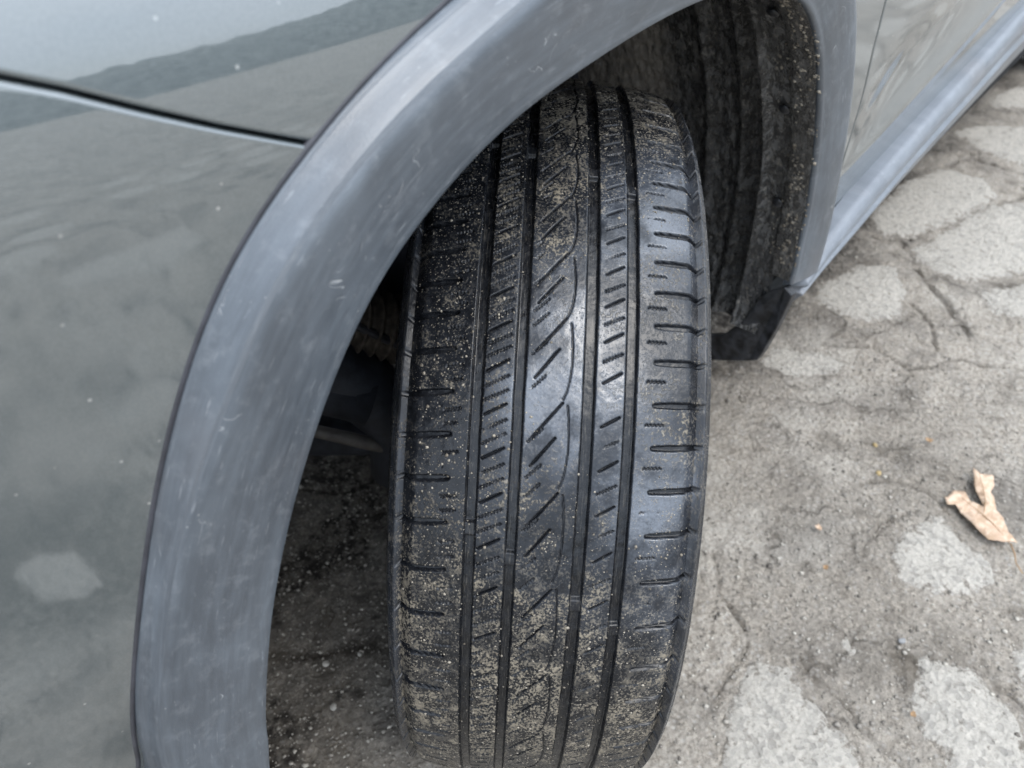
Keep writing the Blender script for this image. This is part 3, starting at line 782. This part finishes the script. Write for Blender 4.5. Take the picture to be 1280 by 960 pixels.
# pressed folds running round the arch, and a wavy ridge at the step
rad -= .010*np.exp(-((YL-.060-.004*np.sin(PL*.09)-.004*(vnoise(PL*.12, PL*0, 8)-.5))/.0035)**2)
rad -= .012*np.exp(-((YL-.022)/.008)**2)*sstep(100, 130, PL)
rad -= .009*np.exp(-((YL+.03)/.007)**2)*sstep(100, 130, PL)
rad += .006*(fbm(PL*.018*60, YL*60, .9, 4, 13)-.5)*(.3+deep)
rad += .0035*(fbm(PL*.5, YL*180, 1.0, 3, 19)-.5)*(.4+deep)
Xl = CX+rad*np.cos(np.radians(PL)); Zl = CZ+rad*np.sin(np.radians(PL))
yo = bodyx(np.minimum(Xl, .6))-.1255
P = np.stack([Xl, YL+yo, Zl], -1)
UVl = np.stack([np.radians(PL)*.42, YL], -1)
me = grid_mesh('wheel_arch_liner', P, uv=UVl)
attr(me, 'dirt', sstep(.055, .085, YL)*.9+.12)
attr(me, 'dusty', sstep(-.075, -.115, YL)*sstep(130, 140, PL)*sstep(185, 150, PL))
liner = cl('wheel_arch_liner', me, LINER)
# inner wall of the wheel well
bm = bmesh.new()
ring = [bm.verts.new((CX+.47*math.cos(a), -.238, CZ+.47*math.sin(a))) for a in np.radians(np.linspace(8, 188, 60))]
bm.faces.new(ring); me = bpy.data.meshes.new('inner_wing'); bm.to_mesh(me); bm.free()
cl('inner_wing', me, DARKST, smooth=False)
# rolled inner lip of the flare carrying mud, with the clip heads
for p_, yy in ((168, .094), (148, .094), (128, .094), (100, .094)):
    x, z = CX+(rin(p_)+.001)*math.cos(R(p_)), CZ+(rin(p_)+.001)*math.sin(R(p_))
    bm = bmesh.new(); bmesh.ops.create_uvsphere(bm, u_segments=14, v_segments=8, radius=.0065)
    for v in bm.verts: v.co.z *= .35
    me = bpy.data.meshes.new('clip'); bm.to_mesh(me); bm.free()
    o = cl('clip', me, PLASB); o.location = (x, yy-.01, z); o.rotation_euler = Vector((-math.cos(R(p_)), 0, -math.sin(R(p_)))).to_track_quat('Z', 'Y').to_euler()
# mud crumbs stuck on the lip and liner
n = 1100
pp = rng.uniform(112, 180, n); yy = rng.choice([0, 1], n)*0 + rng.normal(.106, .011, n); yy = np.clip(yy, .062, .121)
kp = (fbm(pp*.6, yy*150, .5, 3, 8)+.2*rng.random(n)) > .57
pp, yy = pp[kp], yy[kp]
ra = np.where(yy > .096, rin(pp)+.0005, rin(pp)+.0045)
x = CX+ra*np.cos(np.radians(pp)); z = CZ+ra*np.sin(np.radians(pp))
s = rng.gamma(1.4, .0007, len(pp))+.0004
Nn = np.stack([-np.cos(np.radians(pp)), 0*pp, -np.sin(np.radians(pp))], -1)
o = blobs_mesh('mud_crumbs', np.stack([x, yy, z], -1), np.minimum(s, .0028), MUDM, .6, Nn, car); cfix(o); tag(o, kind='stuff')

# mud guard behind the wheel ------------------------------------------
mg = [(.128, .368), (.116, .376), (.098, .362), (.088, .346), (.074, .303), (.048, .262), (.0, .235), (-.09, .228), (-.09, .195), (.036, .207), (.094, .238), (.105, .246), (.110, .262), (.121, .315)]
bm = bmesh.new()
fr = [bm.verts.new((-.357-.10*max(0, .30-z)-.010*abs(y-.05), y, z)) for y, z in mg]
f = bm.faces.new(fr)
ex = bmesh.ops.extrude_face_region(bm, geom=[f])
for v in ex['geom']:
    if isinstance(v, bmesh.types.BMVert): v.co.x -= .012; v.co.y += .002
bmesh.ops.recalc_face_normals(bm, faces=bm.faces)
bmesh.ops.bevel(bm, geom=[e for e in bm.edges], offset=.0010, segments=1, affect='EDGES')
me = bpy.data.meshes.new('mud_guard'); bm.to_mesh(me); bm.free()
cl('mud_guard', me, PLASB, smooth=False)
cfix(tube('guard_bolt', [(-.350, .02, .262), (-.340, .019, .266)], [.011, .009], STEEL, car, 12))

# suspension seen past the inner side of the tyre ----------------------
cfix(tube('control_arm', [(.21, -.42, .24), (.17, -.30, .25), (.10, -.19, .265), (.06, -.15, .28)], [.034, .030, .026, .03], DARKST, car))
cfix(tube('steering_knuckle', [(.185, -.24, .47), (.150, -.20, .42), (.11, -.16, .365), (.085, -.14, .30), (.09, -.15, .22)], [.020, .036, .040, .034, .03], DARKST, car, 20))
cfix(tube('steering_knuckle', [(.23, -.30, .415), (.17, -.21, .395), (.11, -.15, .36)], [.030, .034, .036], DARKST, car, 20))
cfix(tube('tie_rod', [(.23, -.46, .345), (.19, -.27, .330), (.175, -.20, .325), (.13, -.15, .30), (.085, -.125, .268)], [.006, .006, .007, .008, .010], ARMM, car))
nb = 90
boot = [(.13-.10*t, -.20+.06*t, .455-.055*t) for t in np.linspace(0, 1, nb)]
cfix(tube('bellows_boot', boot, [.028+.0045*math.sin(i*.62)+.010*(i/nb) for i in range(nb)], BOOTM, car, 24))
cfix(tube('drive_shaft', [(.16, -.45, .46), (.13, -.20, .455)], .014, DARKST, car))
cfix(tube('boot_clamp', [(.130, -.20, .455), (.124, -.1965, .452)], .031, mat_simple('brassy_clamp', (.25, .19, .08), .4, .8), car, 24))
cfix(tube('strut', [(.0, -.20, .42), (-.01, -.24, .62), (-.015, -.26, .85)], [.032, .03, .03], DARKST, car))
cfix(tube('subframe_beam', [(.30, -.5, .30), (.24, -.36, .29), (.0, -.34, .27), (-.3, -.42, .27)], .04, DARKST, car))
cfix(tube('brake_hose', [(.02, -.25, .60), (.10, -.22, .53), (.12, -.16, .46), (.06, -.12, .40)], .005, BLACK, car, 10))

# ------------------------------------------------------------------ the wheel
STEER, CAMB, RW = 0.645555507577822, -0.02452230707982011, .3525
wheel = bpy.data.objects.new('front_wheel', None); col.objects.link(wheel)
w_ = Vector((math.cos(STEER), math.sin(STEER), 0)); a_ = Vector((-math.sin(STEER), math.cos(STEER), 0)); z_ = Vector((0, 0, 1))
zz = z_*math.cos(CAMB)-a_*math.sin(CAMB); aa = a_*math.cos(CAMB)+z_*math.sin(CAMB)
wm = Matrix(((w_.x, aa.x, zz.x, .01085), (w_.y, aa.y, zz.y, .0072), (w_.z, aa.z, zz.z, .3420), (0, 0, 0, 1)))
wheel.parent = car
wheel.matrix_parent_inverse = Matrix.Translation((0, .8, 0))
wheel.matrix_basis = wm

# tread pattern. n counts the pitches, which vary in length round the tyre
u_tab = [.5718, .5404, .5132, .4863, .4622, .4376, .4133, .389, .3646, .3404, .3149, .2854, .2564, .2266, .196, .1613, .1253, .0881, .0527, .0178, -.0141]
n_tab = [0, 1, 2, 3, 4, 5, 6, 7, 8, 9, 10, 11, 12, 13, 14, 15, 16, 17, 18, 19, 20]
CIRC = 2*math.pi*RW
while u_tab[-1] > -.30: u_tab.append(u_tab[-1]-.031); n_tab.append(n_tab[-1]+1)
NT = 70
end_u = u_tab[0]-CIRC
k_left = NT-n_tab[-1]
for k in range(1, k_left+1):
    u_tab.append(u_tab[-1]-(u_tab[-1]-end_u)/(k_left-k+1)); n_tab.append(n_tab[-1]+1)
U_T = np.array(u_tab[::-1]); N_T = np.array(n_tab[::-1], float)   # increasing u
NPER = N_T.max()
th_d = np.arange(R(-34), R(118), .00062/RW)
th_c = np.arange(R(118), R(326), .0028/RW)
TH = np.concatenate([th_d, th_c])
u = TH*RW; uw = np.where(u > U_T[-1], u-CIRC, u)
Nn_ = np.interp(uw, U_T, N_T)
ell = np.gradient(U_T, N_T); ell = -np.interp(uw, U_T, ell)       # metres per pitch, positive
HT = .0985
tt = np.arange(-HT, HT+1e-6, .00060)
side_r = [(.1015, .0135), (.1045, .0175), (.1065, .0225), (.1080, .0235), (.1092, .029), (.1112, .036), (.1125, .048), (.1130, .060), (.1125, .072), (.1105, .084), (.1075, .096), (.1060, .102), (.1020, .108), (.0960, .1155), (.0900, .1180), (.0850, .1185)]
NNg, TTg = np.meshgrid(Nn_, tt, indexing='ij'); ELL = np.broadcast_to(ell[:, None], NNg.shape)
UUg = np.broadcast_to(uw[:, None], NNg.shape)
def wrap(n, per): return (n+per/2) % per - per/2
depth = np.zeros(NNg.shape); grv = np.zeros(NNg.shape)
fillnoise = fbm(UUg, TTg, 60, 3, 5)
hv = lambda d, w, s=.0005: 1-sstep(w-s, w+s, d)
for gc, gw in ((-.0507, .0036), (-.0229, .0034), (.0229, .0038), (.0507, .0036)):
    wv = .00035*(fbm(UUg, TTg*0+gc, 70, 2, 3)-.5)
    d = np.abs(TTg-gc+wv)
    k = 1-sstep(gw-.0006, gw+.0009, d)
    depth = np.maximum(depth, .0058*k); grv = np.maximum(grv, k)
# wear bars across the grooves
for gc in (-.0507, -.0229, .0229, .0507):
    dn = wrap(NNg-3.4-(gc*20), 11.67)*ELL
    bar = (1-sstep(.004, .0055, np.abs(dn)))*(np.abs(TTg-gc) < .0048)
    depth = np.where(bar > 0, depth*(1-.62*bar), depth)
def slot(noff, tc, half, slope, wid, dep, per=1.0, soft=.0005):
    """straight slot; slope = rise in u per t; u increases as n decreases"""
    global depth
    dn = -wrap(NNg-noff, per)*ELL; dt = TTg-tc
    L_ = math.hypot(1, slope); al = (dt+slope*dn)/L_; pe = (dn-slope*dt)/L_
    ex = np.maximum(np.abs(al)-half, 0)
    d = np.hypot(ex, pe)
    taper = wid*(1-.35*np.clip(np.abs(al)/max(half, 1e-4), 0, 1)**3)
    depth = np.maximum(depth, dep*hv(d, taper, soft))
def zig(noff, tc, half, slope, amp, lam, wid, dep, per=1.0):
    global depth
    dn = -wrap(NNg-noff, per)*ELL; dt = TTg-tc
    L_ = math.hypot(1, slope); al = (dt+slope*dn)/L_; pe = (dn-slope*dt)/L_
    tri = amp*(2*np.abs(2*((al/lam) % 1)-1)-1)
    d = np.abs(pe-tri)
    k = hv(d, wid, .00045)*(1-sstep(half-.0006, half+.0006, np.abs(al)))
    k = k*sstep(.24, .42, fillnoise)                      # many sipes are packed with dirt or worn away
    depth = np.maximum(depth, dep*k)
# outer shoulder (right in the picture)
slot(0.0, .0835, .0165, .05, .0021, .0036)
zig(.48, .0675, .0065, .04, .0006, .0026, .00055, .0022)
# inner shoulder
slot(0.0, -.0840, .0165, .10, .0021, .0040)
zig(.36, -.0665, .0055, .15, .0006, .0024, .00055, .0022)
zig(.68, -.0665, .0055, .15, .0006, .0024, .00055, .0022)
# rib between grooves 1 and 2
slot(.15+.16, -.0380, .0082, .55, .00065, .0045)
zig(.15+.52, -.0385, .0095, .48, .00055, .0022, .00055, .0025)
zig(.15+.84, -.0385, .0095, .48, .00055, .0022, .00055, .0025)
# centre rib: long slots, every second one joined to a thin hooked line
slot(1.0+.50, -.0036, .0155, 1.25, .00060, .0042, per=2)
slot(1.80+.42, -.0055, .0125, 1.25, .00060, .0042, per=2)
for z0 in (.66, 1.08, 1.86): zig(z0, -.0110, .0070, .95, .0005, .0022, .00052, .0022, per=2)
hook = [(.0060, .02), (.0082, -.16), (.0098, -.40), (.0109, -.75), (.0110, -1.10), (.0104, -1.50), (.0094, -1.85)]
hd = np.full(NNg.shape, 9.0)
for sh in (-2, 0, 2):
    base = wrap(NNg-1.0, 2.0)+sh
    yv = -base*ELL
    for (t0, n0), (t1, n1) in zip(hook[:-1], hook[1:]):
        y0, y1 = -n0*ELL, -n1*ELL
        dx = t1-t0; dy = y1-y0
        tpar = np.clip(((TTg-t0)*dx+(yv-y0)*dy)/(dx*dx+dy*dy), 0, 1)
        hd = np.minimum(hd, np.hypot(TTg-t0-tpar*dx, yv-y0-tpar*dy))
depth = np.maximum(depth, .0016*hv(hd, .00048, .0004))
# rib between grooves 3 and 4
slot(.30+.17, .0380, .0072, .60, .00062, .0040)
zig(.30+.70, .0380, .0075, .50, .00055, .0022, .00055, .0025)
# shallow scuffs, chips and lumps
lump = .00045*(fbm(UUg, TTg, 190, 3, 61)-.5) + .0005*(fbm(UUg, TTg, 55, 2, 67)-.5)
edge_soft = .0012*np.exp(-np.abs(np.abs(TTg)-HT)/.002)
dropc = tt**2/(2*.37)
shoulder = .006*sstep(.088, .0985, np.abs(tt))**1.5
rtread = RW-dropc[None]-shoulder[None]-depth+lump-edge_soft
lines = .0
nside = len(side_r)
rows_r = []; rows_t = []
for (t_, dr) in side_r[::-1]: rows_t.append(-t_); rows_r.append(np.full(len(TH), RW-dr))
for k in range(len(tt)): rows_t.append(tt[k]); rows_r.append(rtread[:, k])
for (t_, dr) in side_r: rows_t.append(t_); rows_r.append(np.full(len(TH), RW-dr))
RR = np.stack(rows_r, 1); TT2 = np.array(rows_t)
# sidewall buttress: shallow notches continuing the slots
for idx in list(range(nside-4, nside))+list(range(nside+len(tt), nside+len(tt)+4)):
    RR[:, idx] -= .0005*(1-sstep(.06, .12, np.abs(wrap(Nn_, 1.0))))
P = np.stack([RR*np.cos(TH)[:, None], np.broadcast_to(TT2[None], RR.shape), RR*np.sin(TH)[:, None]], -1)
UVt = np.stack([np.broadcast_to((TH*RW)[:, None], RR.shape), np.broadcast_to(TT2[None], RR.shape)], -1)
P[..., 2] = np.maximum(P[..., 2], -.3418)      # flattened where it stands on the ground
me = grid_mesh('tyre', P, closed_u=True, uv=UVt, flip=True)
UU2 = np.broadcast_to(uw[:, None], RR.shape); T2 = np.broadcast_to(TT2[None], RR.shape)
# worn smooth outer half with sky sheen put into its colour, dust elsewhere
cl_ = sstep(.10, .22, UU2+.9*T2*1.0)*(1-sstep(.40, .50, UU2-.6*T2))*sstep(-.062, -.020, T2-.1*(UU2-.25))
cl_ = np.clip(cl_*(.35+1.5*(fbm(UU2, T2, 14, 3, 33)-.3)) + .03, 0, 1)
cl_ = np.where(np.abs(T2) > .1, .25, cl_)
cl_[:, nside:nside+len(tt)] *= (1-np.clip(depth/.0012, 0, 1))
attr(me, 'clean_sheen', cl_)
du_ = np.clip(.95-.40*sstep(-.035, -.060, T2)*sstep(.15, .25, UU2)-.62*cl_ + .5*(fbm(UU2, T2, 9, 3, 71)-.5) + .38*sstep(.20, .08, UU2) + .45*np.exp(-((UU2-.42)/.05)**2-((T2-.004)/.02)**2), .05, 1)
du_[:, nside:nside+len(tt)] *= (1-.8*np.clip(depth/.0012, 0, 1))
attr(me, 'dust', np.where(np.abs(T2) > .1, .55, du_))
g2 = np.zeros(RR.shape); g2[:, nside:nside+len(tt)] = grv; g2[:, :nside] = .8; g2[:, nside+len(tt):] = .8
attr(me, 'groove', g2)
tyre = link('tyre', me, RUB, wheel)
tyre['label'] = 'worn black tyre with mud specks on its tread'
# crumbs of dried mud and tiny stones on the tread
n = 16000
uu = rng.uniform(-.12, .60, n); t0 = rng.uniform(-.097, .097, n)
dens_ = np.clip(.42+.5*sstep(-.02, -.07, t0)+.45*sstep(.42, .52, uu)+.35*sstep(.16, .08, uu)+.3*np.exp(-((uu-.42)/.05)**2-((t0-.0)/.02)**2)-.42*(sstep(.18, .26, uu)*(1-sstep(.38, .44, uu))*sstep(0, .03, t0)), 0, 1)
kp = (fbm(uu, t0, 38, 3, 81)*.75+.25*rng.random(n)) > (1.0-dens_)*.55+.22
uu, t0 = uu[kp], t0[kp]
ii = np.clip(np.searchsorted(u[:len(th_d)], uu), 0, len(th_d)-1); jj = np.clip(((t0+HT)/.0006).astype(int), 0, len(tt)-1)
rr0 = rtread[ii, jj]; sz = np.minimum(rng.gamma(1.2, .00017, len(uu))+.00016, .0013)
kp = depth[ii, jj] < .001
kp |= rng.random(len(uu)) < .25
uu, t0, rr0, sz = uu[kp], t0[kp], rr0[kp], sz[kp]
th = uu/RW
o = blobs_mesh('mud_crumbs', np.stack([rr0*np.cos(th), t0, rr0*np.sin(th)], -1), sz, MUDM, .7, np.stack([np.cos(th), 0*th, np.sin(th)], -1), wheel)
tag(o, kind='stuff')
# rim, hub and brake parts
rim_prof = [(-.086, .226), (-.088, .236), (-.084, .238), (-.080, .222), (-.060, .212), (-.02, .205), (.03, .200), (.060, .206), (.080, .222), (.084, .238), (.088, .236), (.086, .226), (.078, .215), (.05, .198), (.0, .196), (-.06, .204), (-.086, .226)]
rim = lathe('rim', rim_prof, ALLOY, wheel, 96)
lathe('hub', [(-.02, .0), (-.02, .075), (.055, .07), (.066, .055), (.068, .0)], ALLOY, wheel, 48)
for k in range(5):
    a = 2*math.pi*k/5
    bm = bmesh.new()
    for s_ in (-1, 1):
        pass
    w0, w1 = .030, .022
    pts = [(.05, -w0, .040), (.05, w0, .040), (.205, w1, .062), (.205, -w1, .062)]
    vs = [bm.verts.new((r0*math.cos(a)-q*math.sin(a), yv, r0*math.sin(a)+q*math.cos(a))) for r0, q, yv in pts]
    f = bm.faces.new(vs); ex = bmesh.ops.extrude_face_region(bm, geom=[f])
    for v in ex['geom']:
        if isinstance(v, bmesh.types.BMVert): v.co.y -= .022
    bmesh.ops.recalc_face_normals(bm, faces=bm.faces); bmesh.ops.bevel(bm, geom=bm.edges[:], offset=.003, segments=2, affect='EDGES')
    me = bpy.data.meshes.new('spoke'); bm.to_mesh(me); bm.free(); link('spoke', me, ALLOY, wheel)
lathe('brake_disc', [(-.030, .06), (-.030, .150), (-.052, .150), (-.052, .06), (-.030, .06)], STEEL, wheel, 64)
lathe('dust_shield', [(-.060, .04), (-.062, .155), (-.058, .160), (-.058, .04)], STEEL, wheel, 64)
# the other three wheels stand out of view; they share the meshes
for nm, mtx in (('rear_wheel', Matrix.Translation((-2.95, -.005, .342))), ('front_wheel', Matrix.Translation((0, -1.58, .342)) @ Matrix.Rotation(STEER-.05, 4, 'Z') @ Matrix.Rotation(math.pi, 4, 'Z')), ('rear_wheel', Matrix.Translation((-2.95, -1.58, .342)) @ Matrix.Rotation(math.pi, 4, 'Z'))):
    e = bpy.data.objects.new(nm, None); col.objects.link(e); e.parent = car; e.matrix_parent_inverse = Matrix.Translation((0, .8, 0)); e.matrix_basis = mtx
    for ch in list(wheel.children):
        if ch.name.startswith(('mud_crumbs', 'brake', 'dust')): continue
        c = ch.copy(); col.objects.link(c); c.parent = e

# ------------------------------------------------------------------ rest of the car, so that it encloses and shades what it should
W2 = -.80                                     # centre line
xs = np.linspace(-3.5, .93, 60)
def top_z(x):
    return np.interp(x, [-3.8, -3.6, -3.2, -2.8, -1.2, -.95, -.25, -.2, .4, .8, .93], [1.05, 1.3, 1.55, 1.63, 1.63, 1.58, 1.08, 1.06, 1.02, .95, .90])
def strip(name, x0, x1, mat, n=24):
    X = np.linspace(x0, x1, n); V = np.linspace(0, 1, 17); P = np.zeros((n, 17, 3))
    for i, x in enumerate(X):
        zt_ = float(top_z(x)); base = 1.0 if x > -.40 else 1.03
        ed = float(skin(np.array(min(x, .8)), np.array(.99)))
        inset = max(0, zt_-1.04)*.35
        for j, v in enumerate(V):
            a = v*2-1
            P[i, j] = (x, W2+(ed-W2-inset)*a, (zt_-.035*a*a*(1 if zt_ > 1.2 else 1.0)) if zt_ > 1.12 else zt_-(zt_-.985)*abs(a)**3)
    return cl(name, grid_mesh(name, P), mat)
strip('bonnet', -.22, .93, PAINT); strip('windscreen', -.95, -.225, GLASS); strip('roof', -3.2, -.955, PAINT); strip('tailgate', -3.8, -3.205, PAINT)
def sidewin(name, x0, x1, mat, s=1):
    X = np.linspace(x0, x1, 16); P = np.zeros((16, 8, 3))
    for i, x in enumerate(X):
        zt_ = max(float(top_z(x))-.034, 1.045); ins = max(0, zt_-1.0)*.35
        ed = float(skin(np.array(x), np.array(1.03)))
        for j, v in enumerate(np.linspace(0, 1, 8)):
            y = ed-ins*v-.002; P[i, j] = (x, y if s > 0 else 2*W2-y, 1.035+(zt_-1.035)*v)
    return cl(name, grid_mesh(name, P), mat)
for s in (1, -1):
    sidewin('side_window', -.30, -1.58, GLASS, s); sidewin('side_window', -1.62, -2.75, GLASS, s); sidewin('pillar_panel', -2.77, -3.6, PAINT, s)
# plain far side and nose
P = np.zeros((30, 12, 3))
for i, x in enumerate(np.linspace(-3.8, .93, 30)):
    for j, z in enumerate(np.linspace(.40, 1.0, 12)):
        P[i, j] = (x, 2*W2-float(skin(np.array(min(x, .9)), np.array(z))), z)
xx = P[:-1, :-1, 0]; zz_ = P[:-1, :-1, 2]
kp = ~((((xx-.04)**2+(zz_-.4)**2) < .40**2) | (((xx+2.95)**2+(zz_-.4)**2) < .40**2))
cl('far_side_panel', grid_mesh('far_side_panel', P, keep=kp), PAINT)
P = np.zeros((24, 10, 3))
for i, a in enumerate(np.linspace(-1, 1, 24)):
    for j, z in enumerate(np.linspace(.2, .92, 10)):
        P[i, j] = (.93+.09*(1-a*a), W2+(float(skin(np.array(.93), np.array(.7)))-W2)*a, z)
cl('nose_panel', grid_mesh('nose_panel', P), PAINT)
def plate(name, x0, x1, y0, y1, z, mat):
    X, Y = np.meshgrid(np.linspace(x0, x1, 12), np.linspace(y0, y1, 8), indexing='ij')
    return cl(name, grid_mesh(name, np.stack([X, Y, z+0*X], -1)), mat)
plate('underbody', -3.7, -.40, .09, -1.69, .30, UNDER)
plate('underbody', -.40, .30, -.30, -1.30, .30, UNDER)
plate('front_undertray', .56, .92, .0, -1.60, .235, UNDER)
plate('bumper_underside', .50, .90, .0, -1.60, .22, UNDER)
plate('engine_bay_top', -.4, .9, .02, -1.6, .90, UNDER)

# ------------------------------------------------------------------ unseen ridge added for the paint to mirror, standing in for a tree line
a = np.linspace(-.4, math.pi+.4, 420)
rows = []
hh = 2.6+2.2*fbm(a*4, a*0, 1.0, 5, 3)+.25*(vnoise(a*60, a*0, 2)-.5)+.5*(fbm(a*22, a*0, 1.0, 3, 7)-.5)
for f_, rr0_ in ((0, 26), (.5, 28), (1.0, 31), (1.0, 36), (0, 50)):
    z = hh*f_ - (.3 if f_ == 0 else 0)
    rows.append(np.stack([rr0_*np.cos(a), rr0_*np.sin(a), z], -1))
me = grid_mesh('reflected_skyline', np.stack(rows, 1))
tag(link('reflected_skyline', me, mat_simple('reflected_skyline_grey', (.13, .135, .125), .95, 0, .5, .05, 1.5)), kind='structure')
